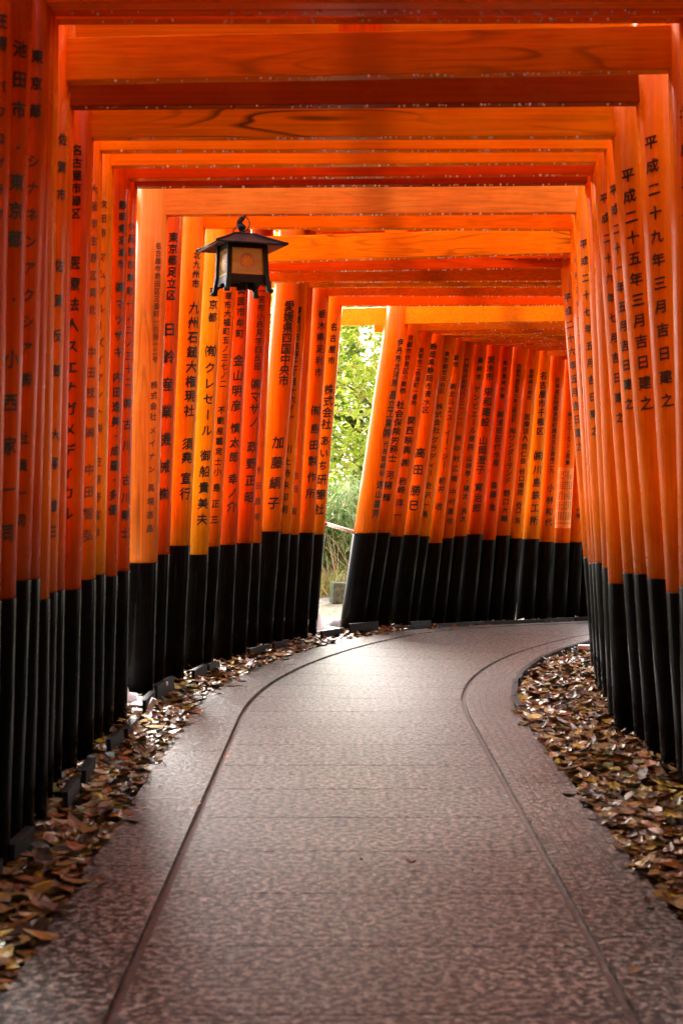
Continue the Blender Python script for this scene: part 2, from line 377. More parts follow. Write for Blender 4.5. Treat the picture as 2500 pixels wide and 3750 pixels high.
# ---------------------------------------------------------------- torii gates
# one row per gate, nearest first: distance and radius of the left post, photo column of its inner edge at the top of the
# black base and under the tie beam, row of the black base, row of the beam's underside; the same for the right post
# (None = hidden: mirrored); colours of posts and beam, grain; label; inscriptions as (text, first row, last row, size)
YAWD = 3.4
G = [
 (5.3, .10, 0, 49, 2200, -140, 5.3, .10, 2740, 2660, 2240, -140, 'red', 'red', 0, "nearest torii gate at the left frame edge, its inscription cut off by the frame",
   [("王得", 95, 175, 50), ("パワログラブ", 330, 800, 46)], .62, 'i', [], 0),
 (5.55, .10, 57, 122, 2188, -40, 5.55, .10, 2690, 2612, 2200, -45, 'red', 'red', 0, "torii gate whose large left inscription begins with Ikeda city, beside the left frame edge",
   [("池田市", 196, 416, 58), ("・", 554, 554, 58), ("東京都", 678, 883, 58), ("・", 1103, 1103, 58), ("小西家一同", 1318, 1949, 62)], .58, 'i', [], 0),
 (5.85, .10, 110, 189, 2122, 25, 5.85, .10, 2645, 2567, 2180, 20, 'red', 'vermilion', 0, "torii gate with angular katakana below Tokyo on its dark red left post",
   [("東京都", 224, 420, 46), ("シナネンアクシア", 603, 1280, 46), ("㈱", 1392, 1392, 52), ("社員一同", 1603, 1902, 44)], .50, 'i', [], 0),
 (6.1, .10, 145, 204, 2117, 52, 6.1, .10, 2600, 2524, 2180, 47, 'red', 'red', 0, "torii gate with blank left post squeezed between the katakana post and a brighter one", [], .3, 'i', [], 0),
 (6.38, .10, 181, 217, 2191, 82, 6.4, .10, 2560, 2485, 2160, 76, 'vermilion', 'vermilion', 0, "torii gate with bright blank left post and second beam from the top", [], .3, 'i', [], 0),
 (6.75, .10, 209, 259, 2167, 306, 6.6, .10, 2488, 2444, 2149, 262, 'vermilion', 'brown', .7, "torii gate with deep brownish wood-grain beam across the top, left post reading Saga city",
   [("佐賀市", 519, 720, 40), ("佐賀反郎", 977, 1360, 44), ("大塚", 1593, 1696, 42), ("雄三", 1850, 1944, 42)], .70, 'i', [("平成二十", 439, 800, 46)], -.2),
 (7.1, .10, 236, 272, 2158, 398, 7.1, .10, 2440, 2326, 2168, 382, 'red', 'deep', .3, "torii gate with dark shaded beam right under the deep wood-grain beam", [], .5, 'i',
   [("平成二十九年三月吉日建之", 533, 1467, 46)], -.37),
 (7.45, .105, 297, 345, 2155, 510, 7.5, .10, 2370, 2238, 2116, 505, 'red', 'orange', 1.0, "torii gate whose orange beam shows long dark wood figure, left inscription naming a medical corporation",
   [("名古屋市緑区", 565, 794, 36), ("医療法人スエナガメディカル", 972, 1878, 46)], .18, 'i', [("平成二十五年三月吉日建之", 652, 1478, 46)], -.32),
 (7.9, .10, 350, 377, 2120, 558, 7.95, .10, 2320, 2209, 2099, 552, 'vermilion', 'orange', 0, "torii gate whose faded left inscription begins with Osaka city, hidden partly by a redder post",
   [("大阪市生野区巽北", 701, 1140, 32), ("中田技建㈱", 1294, 1584, 38), ("中田智弘", 1720, 1958, 40)], .55, 'f', [("平成二十一年五月吉日建之", 701, 1478, 38)], -.60),
 (8.3, .10, 386, 418, 2102, 614, 8.3, .10, 2281, 2171, 2097, 600, 'orange', 'orange', 0, "torii gate whose faded thin left inscription begins with Suita city on an orange post",
   [("吹田市", 757, 860, 30), ("マムグルーズイヤント㈱", 949, 1570, 32), ("笠原野富幸", 1692, 1949, 32)], .40, 'f', [("平成二十九年七月吉日建之", 732, 1528, 34)], -.52),
 (8.65, .10, 430, 478, 2108, 660, 8.65, .10, 2226, 2160, 2134, 641, 'red', 'red', 0, "torii gate whose left inscription begins with Numazu city in Shizuoka on a red post",
   [("静岡県沼津市", 757, 972, 30), ("㈱", 1056, 1056, 38), ("マツザキ", 1117, 1290, 36), ("内田逸美・成羅・多優", 1383, 1864, 36)], .60, 'i', [], 0),
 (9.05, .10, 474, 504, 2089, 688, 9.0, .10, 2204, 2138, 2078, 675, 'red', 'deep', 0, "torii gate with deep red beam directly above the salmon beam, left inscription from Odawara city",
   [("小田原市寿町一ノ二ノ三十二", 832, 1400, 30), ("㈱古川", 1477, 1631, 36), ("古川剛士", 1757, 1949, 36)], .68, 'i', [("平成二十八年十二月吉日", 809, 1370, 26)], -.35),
 (10.2, .116, 577, 617, 2059, 792, 10.0, .10, 2178, 2101, 2060, 782, 'salmon', 'salmon', .25, "torii gate with pale salmon beam and cracked light post lettered thinly in brown above lantern",
   [("名古屋市熱田区三番町一六番一二号", 907, 1319, 22), ("株式会社", 1412, 1527, 26), ("メイナン", 1577, 1718, 26), ("馬場基晶", 1785, 1933, 26)], .45, 'f', [("平成二十七年五月吉日建之", 898, 1577, 30)], -.48),
 (10.6, .10, 621, 673, 2029, 745, 10.4, .10, 2166, 2095, 2060, 735, 'red', 'orange', 0, "torii gate with bold large left inscription below Adachi ward Tokyo on a darker red post",
   [("東京都足立区", 875, 1085, 34), ("日鈴産業機械㈱", 1210, 1808, 46)], .35, 'i', [], 0),
 (10.95, .10, 696, 754, 1997, 836, 10.7, .10, 2154, 2085, 2063, 844, 'orange', 'orange', 0, "torii gate with plain orange beam behind the lantern chain, left inscription from Kitakyushu city",
   [("北九州市", 939, 1043, 28), ("九州石鎚大権現社", 1131, 1505, 40), ("須堯", 1625, 1675, 40), ("宣行", 1750, 1806, 40)], .45, 'i', [("令和三年十二月吉日建之", 958, 1480, 22)], -.62),
 (11.5, .09, 763, 818, 2030, 968, 11.2, .10, 2150, 2084, 2035, 928, 'amber', 'amber', 1.0, "torii gate with mottled yellow wood beam of swirling dark grain behind the lantern roof",
   [("東京都", 1072, 1165, 32), ("㈲", 1287, 1287, 42), ("クレセール", 1349, 1577, 38), ("御船貴美夫", 1668, 1901, 38)], .30, 'i', [], 0),
 (11.8, .09, 806, 869, 2001, 1000, 11.6, .10, 2135, 2050, 2042, 981, 'vermilion', 'red', .3, "torii gate with long left address inscription, its right post innermost",
   [("草市大福町五ノ三七ノ二", 1088, 1407, 26), ("不動産鑑定士", 1503, 1690, 26), ("小島正三", 1726, 1901, 28)], .34, 'i', [("平成二十六年五月吉日建之", 1091, 1633, 30)], -.62),
 (12.2, .09, 867, 915, 1994, 955, None, .10, 0, 0, 2030, 948, 'red', 'red', 0, "torii gate whose left inscription begins with Minoh city below the lantern",
   [("箕面市牟町", 1067, 1224, 30), ("金山明彦", 1322, 1487, 38), ("慎太郎", 1569, 1673, 36), ("幸ノ介", 1753, 1854, 36)], .37, 'i', [], 0),
 (12.5, .09, 925, 988, 1988, 962, None, .10, 0, 0, 2030, 955, 'red', 'red', 0, "torii gate whose left inscription begins with Ichinomiya city beside a thin slit of greenery",
   [("一宮市小赤見字四反田", 1069, 1343, 26), ("㈱マサノ", 1407, 1545, 38), ("政野正昭", 1636, 1819, 38)], .42, 'i', [], 0),
 (12.85, .085, 957, 996, 1987, 1035, None, .10, 0, 0, 2030, 1029, 'vermilion', 'vermilion', 0, "narrow torii gate bordering the thin slit of greenery with faint brown lettering low down",
   [("永田昌孝", 1721, 1891, 24)], .45, 'f', [], 0),
 (13.25, .122, 1028, 1103, 1945, 1015, None, .11, 0, 0, 2030, 1010, 'vermilion', 'vermilion', 0, "torii gate with stout glossy left post reading Shikokuchuo city, right of the green slit",
   [("愛媛県四国中央市", 1125, 1396, 36), ("加藤絹子", 1620, 1840, 42)], .30, 'i', [], 0),
 (13.45, .09, 1064, 1130, 1954, 1027, None, .10, 0, 0, 2030, 1020, 'orange', 'brown', .3, "torii gate whose left inscription begins with Neyagawa city, third post before the open gap group",
   [("寝屋川市点野二丁目十六ノ一", 1141, 1529, 28), ("川上時朱印刷", 1646, 1864, 28)], .1, 'i', [], 0),
 (13.68, .085, 1096, 1147, 1957, 1054, None, .10, 0, 0, 2030, 1049, 'vermilion', 'amber', .5, "torii gate with faint left inscription between the Neyagawa and Tochigi posts",
   [("吉田", 1742, 1790, 24), ("聖", 1870, 1870, 24)], .2, 'f', [], 0),
 (13.9, .092, 1150, 1206, 1950, 1084, None, .10, 0, 0, 2030, 1085, 'vermilion', 'vermilion', .2, "torii gate with widely spaced left inscription from Tochigi, second before the bright gap",
   [("栃木県足利市", 1152, 1365, 28), ("㈲", 1503, 1503, 36), ("島田製作所", 1570, 1806, 34)], .38, 'i', [], 0),
 (14.2, .092, 1187, 1254, 1956, 1121, None, .10, 0, 0, 2030, 1117, 'orange', 'vermilion', .2, "torii gate at the left border of the bright gap, post inscription begins with Nagoya",
   [("名古屋市", 1200, 1322, 26), ("株式会社", 1428, 1553, 36), ("あいち", 1614, 1705, 34), ("研醸社", 1755, 1864, 36)], .27, 'i', [], 0),
]
MROW = [  # far row past the gap: right edge at base top, right edge under the beam, base row, beam row, radius
 (1383, 1494, 1951, 1188, .127, 'vermilion', 'amber', 'stout torii gate at the right border of the bright gap, leaning right with glossy stripe', .60,
   [("伊丹市北河原", 1254, 1401, 25), ("昌立工業", 1445, 1547, 30), ("㈱", 1583, 1583, 36), ("代表取締役", 1624, 1729, 20), ("遠山喜克", 1771, 1876, 28)], 1190),
 (1430, 1541, 1950, 1214, .11, 'vermilion', 'vermilion', 'torii gate in the far row whose left inscription begins with Fushimi ward Kyoto', .10,
   [("京都市伏見区小栗栖", 1241, 1433, 20), ("社会保険労務士", 1484, 1678, 28), ("河", 1739, 1739, 28), ("陽輝", 1777, 1822, 28)], 1215),
 (1477, 1584, 1963, 1220, .11, 'vermilion', 'vermilion', 'torii gate in the far row whose left inscription begins with Kaizuka city', .14,
   [("貝塚市二色港町一番地", 1286, 1477, 19), ("関西映興", 1541, 1649, 28), ("㈱", 1694, 1694, 30), ("岩崎", 1761, 1793, 27), ("洋一", 1840, 1885, 27)], 1236),
 (1538, 1628, 1958, 1229, .115, 'vermilion', 'amber', 'torii gate in the far row whose left inscription begins with Shizuoka prefecture', .02,
   [("静岡県静岡市清水区", 1273, 1503, 24), ("高田", 1659, 1720, 36), ("勝巳", 1796, 1850, 36)], 1246),
 (1572, 1672, 1963, 1236, .105, 'orange', 'brown', 'torii gate in the far row with Setagaya ward Tokyo and faded lower inscription', .2,
   [("東京都世田谷区", 1299, 1433, 18), ("株式会社", 1490, 1576, 22), ("グラディー", 1611, 1732, 22), ("佐沢一馬", 1777, 1882, 22)], 1256),
 (1619, 1705, 1987, 1250, .105, 'vermilion', 'vermilion', 'torii gate in the far row whose black base begins lowest', .2,
   [("倉市", 1311, 1337, 20), ("㈱北斗エス・イー・シー", 1417, 1700, 22), ("籾井", 1761, 1790, 24), ("收", 1854, 1854, 26)], 1262),
 (1662, 1738, 1970, 1260, .105, 'vermilion', 'vermilion', 'torii gate in the far row whose left inscription is small numerals ending in a circle', .33,
   [("大府市共和町三ノ二一ノ一〇", 1321, 1554, 17), ("有", 1605, 1605, 22), ("中村広報", 1643, 1752, 22), ("中村直也", 1800, 1905, 22)], 1266),
 (1708, 1784, 1963, 1262, .105, 'vermilion', 'vermilion', 'torii gate in the far row whose left inscription begins with Takasaki city', .4,
   [("高崎市", 1321, 1382, 20), ("サンピエール病院", 1426, 1637, 23), ("山崎學・陽太・良太", 1678, 1898, 22)], 1268),
 (1766, 1834, 1956, 1265, .11, 'red', 'red', 'torii gate in the far row with bold left inscription beginning with Ibaraki city', .1,
   [("茨木市", 1321, 1382, 26), ("栄和建設", 1436, 1547, 30), ("山岡澄子", 1614, 1720, 30), ("寛治郎", 1784, 1860, 30)], 1272),
 (1814, 1878, 1976, 1269, .105, 'red', 'vermilion', 'torii gate in the far row naming a Toyosu market on a deep red post', .25,
   [("東京豊洲市場", 1331, 1452, 17), ("㈱浦安田代水産", 1519, 1694, 24), ("斎藤", 1777, 1810, 24), ("進", 1857, 1857, 24)], 1277),
 (1866, 1932, 1960, 1276, .11, 'vermilion', 'vermilion', 'torii gate in the far row whose left inscription begins with Minami ward Kyoto', .2,
   [("京都市南区東九条上殿田町", 1343, 1541, 16), ("㈲ワンダーランド", 1579, 1758, 22), ("野口大輔", 1806, 1898, 23)], 1283),
 (1911, 1976, 1971, 1285, .105, 'orange', 'salmon', 'torii gate in the far row whose left inscription begins with Miyazaki prefecture', .25,
   [("宮崎県日南市", 1362, 1458, 16), ("医療法人", 1528, 1605, 21), ("同仁会", 1637, 1688, 21), ("谷口病院", 1726, 1803, 21), ("谷口", 1847, 1868, 21), ("浩", 1905, 1905, 21)], 1290),
 (1972, 2016, 1973, 1303, .11, 'orange', 'salmon', 'torii gate in the far row with clear large left inscription reading Nagoya Chikusa ward', .35,
   [("名古屋市千種区", 1378, 1579, 26), ("㈱", 1669, 1669, 34), ("川島鉄工所", 1720, 1905, 30)], 1303),
 (2026, 2068, 1983, 1317, .11, 'vermilion', 'red', 'torii gate in the far row whose small left inscription begins with Hokkaido', .28,
   [("北海道石狩郡当別町園生五五番地二九", 1394, 1723, 17), ("小林", 1787, 1830, 26), ("和代", 1873, 1911, 26)], 1314),
 (2085, 2120, 1987, 1330, .11, 'vermilion', 'vermilion', 'torii gate in the far row carrying a small plaque full of tiny writing', .25,
   [("㈲シャロームアン", 1519, 1634, 15), ("上原", 1655, 1672, 16), ("重", 1694, 1694, 16)], 1325),
 (2182, 2212, 1986, 1352, .11, 'vermilion', 'vermilion', 'torii gate of the far row just behind the innermost right post', .3, [], 1345),
 (2230, 2258, 1988, 1362, .11, 'vermilion', 'vermilion', 'torii gate ending the far row behind the right posts', .3, [], 1355),
 (2133, 2165, 1984, 1340, .11, 'vermilion', 'vermilion', 'last visible torii gate of the far row, half behind the innermost right post', .3,
   [("代雅", 1868, 1888, 16)], 1332),
]
alltxt = set(''.join(t for g in G for q in (g[16], g[19]) for t, *_ in q) + ''.join(t for m in MROW for t, *_ in m[9]))
prepare(alltxt)

def inscription(post, P, Q, r, u, segs, ink, loc):
    """glyphs wrapped on the round post whose axis runs P->Q; u = sideways place of the column as seen from the path"""
    ax = (Q - P).normalized(); mb = MB()
    for txt, y0, y1, size in segs:
        for i, ch in enumerate(txt):
            yy = y0 + (y1 - y0) * (i / (len(txt) - 1) if len(txt) > 1 else 0)
            Yd = P.y; z = H + (HY - yy) * Yd / F
            A = P + (Q - P) * ((z - P.z) / (Q.z - P.z))
            f = Vector((-A.x, -A.y, 0)).normalized(); e = Vector((-f.y, f.x, 0))
            f = (f - ax * f.dot(ax)).normalized(); e = (e - ax * e.dot(ax)).normalized()
            g = size * Yd / F * 1.13; ph0 = math.asin(u); rr = r + .0016
            vs, fs = _gl[ch]; out = []
            for v in vs:
                ph = ph0 + v.x * g / rr
                out.append(A + (f * math.cos(ph) + e * math.sin(ph)) * (rr + v.z) + ax * (v.y * g) - loc)
            mb.add(out, fs)
    return mb.build('inscription', M_INKF if ink == 'f' else M_INK, post)

def make_post(root, loc, P, Q, r, z0, zb, zt, colour, pg=None):
    """P, Q two points of the axis; vermilion shaft and its black foot"""
    def at(z): return P + (Q - P) * ((z - P.z) / (Q.z - P.z))
    def shaft(mb, zs, rad, n=28, cap=True):
        rings = []
        for z, r_ in zip(zs, rad):
            c = at(z) - loc; rings.append([(c.x + r_ * math.cos(2 * math.pi * k / n), c.y + r_ * math.sin(2 * math.pi * k / n), c.z) for k in range(n)])
        vs = [v for q in rings for v in q]
        fs = [(i * n + k, i * n + (k + 1) % n, (i + 1) * n + (k + 1) % n, (i + 1) * n + k) for i in range(len(zs) - 1) for k in range(n)]
        fs += [tuple(range(n))[::-1], tuple(range((len(zs) - 1) * n, len(zs) * n))]
        mb.add(vs, fs)
    mb = MB(); shaft(mb, [zb - .01, zb + .5, (zb + zt) / 2 + .2, zt], [r, r, r * .995, r * .97])
    p = mb.build('post', VM(colour, 'Z', pg or (.22 if colour in ('orange', 'amber') else .06), .15 if pg else 0), root); smooth_sides(p)
    mb = MB(); shaft(mb, [z0 - .12, z0 + .3, zb - .004, zb], [r + .006, r + .005, r + .0045, r + .003])
    q = mb.build('black_foot', M_BLACK, p); smooth_sides(q)
    return p, at

def slab(mb, A, B, up0, up1, depth, extA, extB, mi=0):
    """a beam of rectangular section from A to B (extended), between the heights up0 and up1 above that line"""
    d = (B - A); L = d.length; d.normalize(); hz = Vector((d.x, d.y, 0)).normalized(); n = Vector((-hz.y, hz.x, 0)) * (depth / 2)
    a, b = A - d * extA, B + d * extB
    vs = []; K = 8
    for i in range(K + 1):
        c = a + (b - a) * (i / K)
        for zz in (up0, up1):
            for s in (-1, 1): vs.append(c + n * s + Vector((0, 0, zz)))
    fs = []
    for i in range(K):
        o = 4 * i
        fs += [(o, o + 1, o + 5, o + 4), (o + 2, o + 6, o + 7, o + 3), (o, o + 4, o + 6, o + 2), (o + 1, o + 3, o + 7, o + 5)]
    fs += [(0, 2, 3, 1), (4 * K, 4 * K + 1, 4 * K + 3, 4 * K + 2)]
    mb.add(vs, fs, mi)

M_DROP = None
def drops(root, loc, A, B, n, rnd):
    """rain drops hanging under the beam's near lower edge"""
    d = B - A; hz = Vector((d.x, d.y, 0)).normalized(); nn = Vector((hz.y, -hz.x, 0))
    mb = MB()
    for _ in range(n):
        t = rnd.choice([rnd.uniform(.05, .95), rnd.gauss(.5, .16), rnd.gauss(.75, .1)])
        if not .03 < t < .97: continue
        c = A + d * t + nn * rnd.uniform(.015, .04) - loc; r = rnd.uniform(.004, .0075)
        mb.lathe([(r * .3, -r * 1.7), (r * .85, -r * 1.1), (r, -r * .4), (r * .7, r * .15)], c, 6)
    if mb.v:
        o = mb.build('hanging_drops', M_WATER, root, smooth=True); o['kind'] = 'stuff'
M_WATER, _n, _l, _p = mat('water_drop')
_p.inputs['Base Color'].default_value = (.9, .92, .95, 1); _p.inputs['Roughness'].default_value = .08; _p.inputs['IOR'].default_value = 1.33  # whitish body colour paints in the bright glints of the drops
_p.inputs['Transmission Weight'].default_value = .35; _p.inputs['Specular IOR Level'].default_value = 1.0

def gate(PL, QL, rL, zbL, PR, QR, rR, zbR, zl, zr, cpost, cbeam, grain, label, group, bh=.205, bt=.085, fade=0.0, seed=0, ndrop=26, kd=.2, cpostR=None, extA=.42, txtL=None, txtR=None):
    rnd = random.Random(seed)
    def lin(P, Q, z): return P + (Q - P) * ((z - P.z) / (Q.z - P.z))
    gl, gr = gz(PL.y), gz(PR.y)
    BL, BR = lin(PL, QL, gl), lin(PR, QR, gr); loc = (BL + BR) / 2
    root = empty('torii_gate', loc); tag(root, label, 'torii gate', group)
    AL, AR = lin(PL, QL, zl), lin(PR, QR, zr)
    gap = .30 + rnd.uniform(-.03, .04)
    p1, a1 = make_post(root, loc, PL, QL, rL, gl, zbL, zl + bh + gap, cpost, .75 if grain == .25 else None)
    p2, a2 = make_post(root, loc, PR, QR, rR, gr, zbR, zr + bh + gap, cpostR or cpost)
    A, B = AL - loc, AR - loc
    mb = MB(); slab(mb, A, B, 0, bh, bt, extA, .42)
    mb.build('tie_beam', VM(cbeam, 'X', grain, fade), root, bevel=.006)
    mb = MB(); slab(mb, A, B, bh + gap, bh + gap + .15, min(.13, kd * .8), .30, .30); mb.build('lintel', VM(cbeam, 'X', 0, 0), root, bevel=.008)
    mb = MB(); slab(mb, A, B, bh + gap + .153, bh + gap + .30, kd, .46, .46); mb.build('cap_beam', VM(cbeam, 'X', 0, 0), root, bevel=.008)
    m = (A + B) / 2; mb = MB(); mb.box((m.x, m.y, m.z + bh + gap / 2), (.16, .05, gap - .006), math.atan2((B - A).y, (B - A).x))
    mb.build('centre_strut', VM(cpost, 'Z', 0, 0), root)
    if ndrop: drops(root, loc, AL, AR, ndrop, rnd)
    if txtL: inscription(p1, PL, QL, rL, txtL[1], txtL[0], txtL[2], loc)
    if txtR: inscription(p2, PR, QR, rR, txtR[1], txtR[0], 'i', loc)
    return root
def zpx(y, Y): return H + (HY - y) * Y / F
GATES = []
NARROW = (2, 3, 4, 5, 7, 8, 13, 14, 15)
for i, (YL, rL, xb, xt, yb, yt, YR, rR, xbR, xtR, ybR, ytR, cp, cb, gr, lab, tl, ul, ink, tr, ur) in enumerate(G):
    off = rL * F / YL
    PL, QL = px(xb - off, yb, YL), px(xt - off, yt, YL)
    if YR is None:
        th = math.atan2(YL - Y0, CXP + RC - PL.x) * .85
        s = (QL.x - PL.x) / (QL.z - PL.z)
        base = PL + Vector((math.cos(th) * 3.32, -math.sin(th) * 3.32, 0)); YR = base.y
        PR = Vector((base.x, YR, zpx(ybR, YR))); QR = PR + Vector((-.055 * 2, 0, 2))
    else:
        o2 = rR * F / YR
        PR, QR = px(xbR + o2, ybR, YR), px(xtR + o2, ytR, YR)
    zl, zr = zpx(yt, YL), zpx(ytR, YR)
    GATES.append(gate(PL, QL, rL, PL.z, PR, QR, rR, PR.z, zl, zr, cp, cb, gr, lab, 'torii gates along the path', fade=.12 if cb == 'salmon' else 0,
        seed=i, kd=.13 if i in NARROW else max(.13, min(.36, .93 * min(YL - (G[i - 1][0] if i else 4.9), (G[i + 1][0] if i < len(G) - 1 else 15) - YL))), txtL=(tl, ul, ink) if tl else None, txtR=(tr, ur) if tr else None, cpostR='vermilion', ndrop=0 if i < 3 else 44))
for i, (xb, xt, yb, yt, r, cp, cb, lab, u, tl, ytr) in enumerate(MROW):
    # stands on the outer arc
    th = R(31)
    for _ in range(40):
        X, Y = CXP + RC - 11.05 * math.cos(th), Y0 + 11.05 * math.sin(th)
        off = r * F / Y; bx = xb - (xt - xb) * (2275 - yb) / (yb - yt) - off
        th += ((bx - CX) / F - X / Y) * .8
    off = r * F / Y
    PL, QL = px(xb - off, yb, Y), px(xt - off, yt, Y)
    yaw = th * .8
    base = PL + Vector((math.cos(yaw) * 3.3, -math.sin(yaw) * 3.3, 0)); YR = base.y
    PR = Vector((base.x, YR, PL.z - .05)); QR = PR + Vector((-.05 * 2, .02, 2))
    zl, zr = zpx(yt, Y), zpx(ytr, YR) + .05
    GATES.append(gate(PL, QL, r, PL.z, PR, QR, .1, PR.z, zl, zr, cp, cb, .2, lab, 'torii gates of the far row', seed=50 + i, bh=.17 if i else .178,
        txtL=(tl, u, 'i') if tl else None, ndrop=30, kd=.27, extA=.85 if i == 0 else .42))
    if i == 14:      # plaque wrapped round the post
        root = GATES[-1]; post = [c for c in root.children if c.name.startswith('post')][0]; loc = root.location
        def wrap(ph, z, rr):
            A = PL + (QL - PL) * ((z - PL.z) / (QL.z - PL.z)); f = Vector((-A.x, -A.y, 0)).normalized(); e = Vector((-f.y, f.x, 0))
            return A + (f * math.cos(ph) + e * math.sin(ph)) * rr - loc
        za, zb_ = zpx(1713, Y), zpx(1933, Y); mb = MB(); K = 14; a0, a1 = -1.15, 1.2
        vs = [wrap(a0 + (a1 - a0) * k / K, z, r + .004) for z in (za, zb_) for k in range(K + 1)]
        mb.add(vs, [(k, k + 1, K + 2 + k, K + 1 + k) for k in range(K)])
        pl = mb.build('plaque', simple('plaque_plate', (.70, .22, .006), .6, .15, 20), post)
        mb = MB(); rnd = random.Random(3)
        for c in range(8):
            for q in range(26):
                if q % 5 == 4 or rnd.random() < .08: continue
                a = a0 + .16 + c * .27; z = za - .055 - q * (za - zb_ - .09) / 26; hw = .006 / r; hh = .0078
                mb.add([wrap(a - hw, z - hh, r + .0055), wrap(a + hw, z - hh, r + .0055), wrap(a + hw, z + hh, r + .0055), wrap(a - hw, z + hh, r + .0055)], [(0, 1, 2, 3)])
        mb.build('tiny_writing', M_INK, pl)['kind'] = 'stuff'
# gates the path has passed under, between the viewer and the first visible one
for i, y in enumerate([4.9 - .5 * k for k in range(14)]):
    gate(Vector((-1.44, y, .8)), Vector((-1.36, y, 3.4)), .1, .8, Vector((1.9, y, .8)), Vector((1.82, y, 3.4)), .1, .8, 3.42, 3.42, 'red', 'red', 0,
         'torii gate just overhead in front of the viewer, above the frame', 'torii gates overhead', seed=90 + i, ndrop=0, kd=.40)

# ---------------------------------------------------------------- hanging lantern
def lantern():
    Y = 10.05; k = Y / F
    ctr = px(885, 1000, Y); zt = zpx(797, Y)
    zap, zev, zp1, zp0, zbd, zft = (zpx(q, Y) for q in (858, 906, 918, 1013, 1046, 1079))
    root = empty('hanging_lantern', (ctr.x, Y, zft)); tag(root, 'square dark metal lantern with pyramid roof and glowless amber panels hanging from the salmon beam', 'lantern')
    yaw = R(21.5); M = Matrix.Rotation(yaw, 3, 'Z')      # front face turned a little to the right
    def W(x, y, z): q = M @ Vector((x, y, 0)); return Vector((q.x, q.y, z - zft))
    def ring(h): return [(-h, -h), (h, -h), (h, h), (-h, h)]
    # roof: concave pyramid with ridge bars
    hb = .134
    mb = MB(); prof = [(.325, zev), (.22, zev + .036), (.11, zev + .078), (.035, zap)]
    vs = [W(x, y, z) for h, z in prof for x, y in ring(h * .76)]
    fs = [(4 * i + a, 4 * i + (a + 1) % 4, 4 * i + 4 + (a + 1) % 4, 4 * i + 4 + a) for i in range(3) for a in range(4)] + [(12, 13, 14, 15)]
    n0 = len(vs); vs += [W(x, y, z - .012) for h, z in prof[:1] for x, y in ring(h * .76)] + [W(x, y, zev + .015) for x, y in ring(hb)]
    fs += [((a + 1) % 4, a, n0 + a, n0 + (a + 1) % 4) for a in range(4)] + [(n0 + (a + 1) % 4, n0 + a, n0 + 4 + a, n0 + 4 + (a + 1) % 4) for a in range(4)]
    mb.add(vs, fs); rf = mb.build('roof', M_ROOF, root)
    mb = MB()
    for a in range(4):
        pts = [W(*(c * h * .76 for c in ring(1)[a]), z + .004) for h, z in [(.338, zev - .005)] + prof]
        mb.tube(pts, [.011, .010, .009, .008, .007], 8)
    for a in range(4):
        x0, y0 = ring(1)[a]; x1, y1 = ring(1)[(a + 1) % 4]; h = .325 * .76
        mb.tube([W(x0 * h, y0 * h, zev - .004), W(x1 * h, y1 * h, zev - .004)], .006, 6)
    mb.build('ridge', M_METAL, rf, smooth=True)
    # body: corner posts flaring into feet, sill and head rails
    for cx_, cy_ in ring(1):
        mb = MB()
        for (za, ha), (zb2, h2) in zip([(zev + .01, .128), (zp0, .136), (zbd, .146), (zft + .018, .152), (zft, .158)], [(zp0, .136), (zbd, .146), (zft + .018, .152), (zft, .158)]):
            vs = []
            for z, h in ((za, ha), (zb2, h2)):
                t = .017
                vs += [W(cx_ * h + dx * t, cy_ * h + dy * t, z) for dx, dy in ring(1)]
            mb.add(vs, [(0, 1, 5, 4), (1, 2, 6, 5), (2, 3, 7, 6), (3, 0, 4, 7), (0, 3, 2, 1), (4, 5, 6, 7)])
        c = W(cx_ * .160, cy_ * .160, zft + .012); mb.lathe([(.010, -.012), (.020, -.006), (.022, .004), (.014, .016)], c, 10); mb.build('corner_post', M_GREEN, root, bevel=.002)
    for a in range(4):
        mb = MB(); (x0, y0), (x1, y1) = ring(1)[a], ring(1)[(a + 1) % 4]
        nx_, ny_ = (x0 + x1) / 2, (y0 + y1) / 2
        def wall(z0, z1, h0, h1, hw=1.0, th=.012):
            vs = []
            for z, h in ((z0, h0), (z1, h1)):
                for t in (-hw, hw):
                    for dd in (0, -th):
                        vs.append(W(nx_ * (h + dd) + (x1 - x0) / 2 * t * h, ny_ * (h + dd) + (y1 - y0) / 2 * t * h, z))
            mb.add(vs, [(0, 2, 6, 4), (1, 5, 7, 3), (0, 4, 5, 1), (2, 3, 7, 6), (0, 1, 3, 2), (4, 6, 7, 5)])
        wall(zbd + .012, zp0, .1425, .136, .98)                 # skirt below the panel
        mb.build('skirt_rail', M_METAL, root); mb = MB()
        wall(zp1, zev + .012, .129, .128, .98); mb.build('head_rail', M_METAL, root); mb = MB()
        # scalloped apron
        K = 12
        for q in range(K):
            t0, t1 = -1 + 2 * q / K, -1 + 2 * (q + 1) / K
            tm = abs((t0 + t1) / 2); dep = .006 + .030 * tm ** 2.2 + (.010 if .28 < tm < .45 else 0)
            h = .145; vs = []
            for z in (zbd + .014, zbd + .014 - dep):
                for t in (t0, t1):
                    for dd in (0, -.009): vs.append(W(nx_ * (h + dd) + (x1 - x0) / 2 * t * h, ny_ * (h + dd) + (y1 - y0) / 2 * t * h, z))
            mb.add(vs, [(0, 2, 6, 4), (1, 5, 7, 3), (0, 4, 5, 1), (2, 3, 7, 6), (0, 1, 3, 2), (4, 6, 7, 5)])
        mb.build('apron', M_METAL, root)
    # four translucent panels with gilt bars and a round crest
    mg, n, l, p = mat('frosted_panel'); p.inputs['Base Color'].default_value = (.66, .36, .14, 1); p.inputs['Roughness'].default_value = .35
    t = N(n, 'BsdfTranslucent'); t.inputs[0].default_value = (.85, .60, .30, 1); ms = N(n, 'MixShader'); ms.inputs[0].default_value = .7
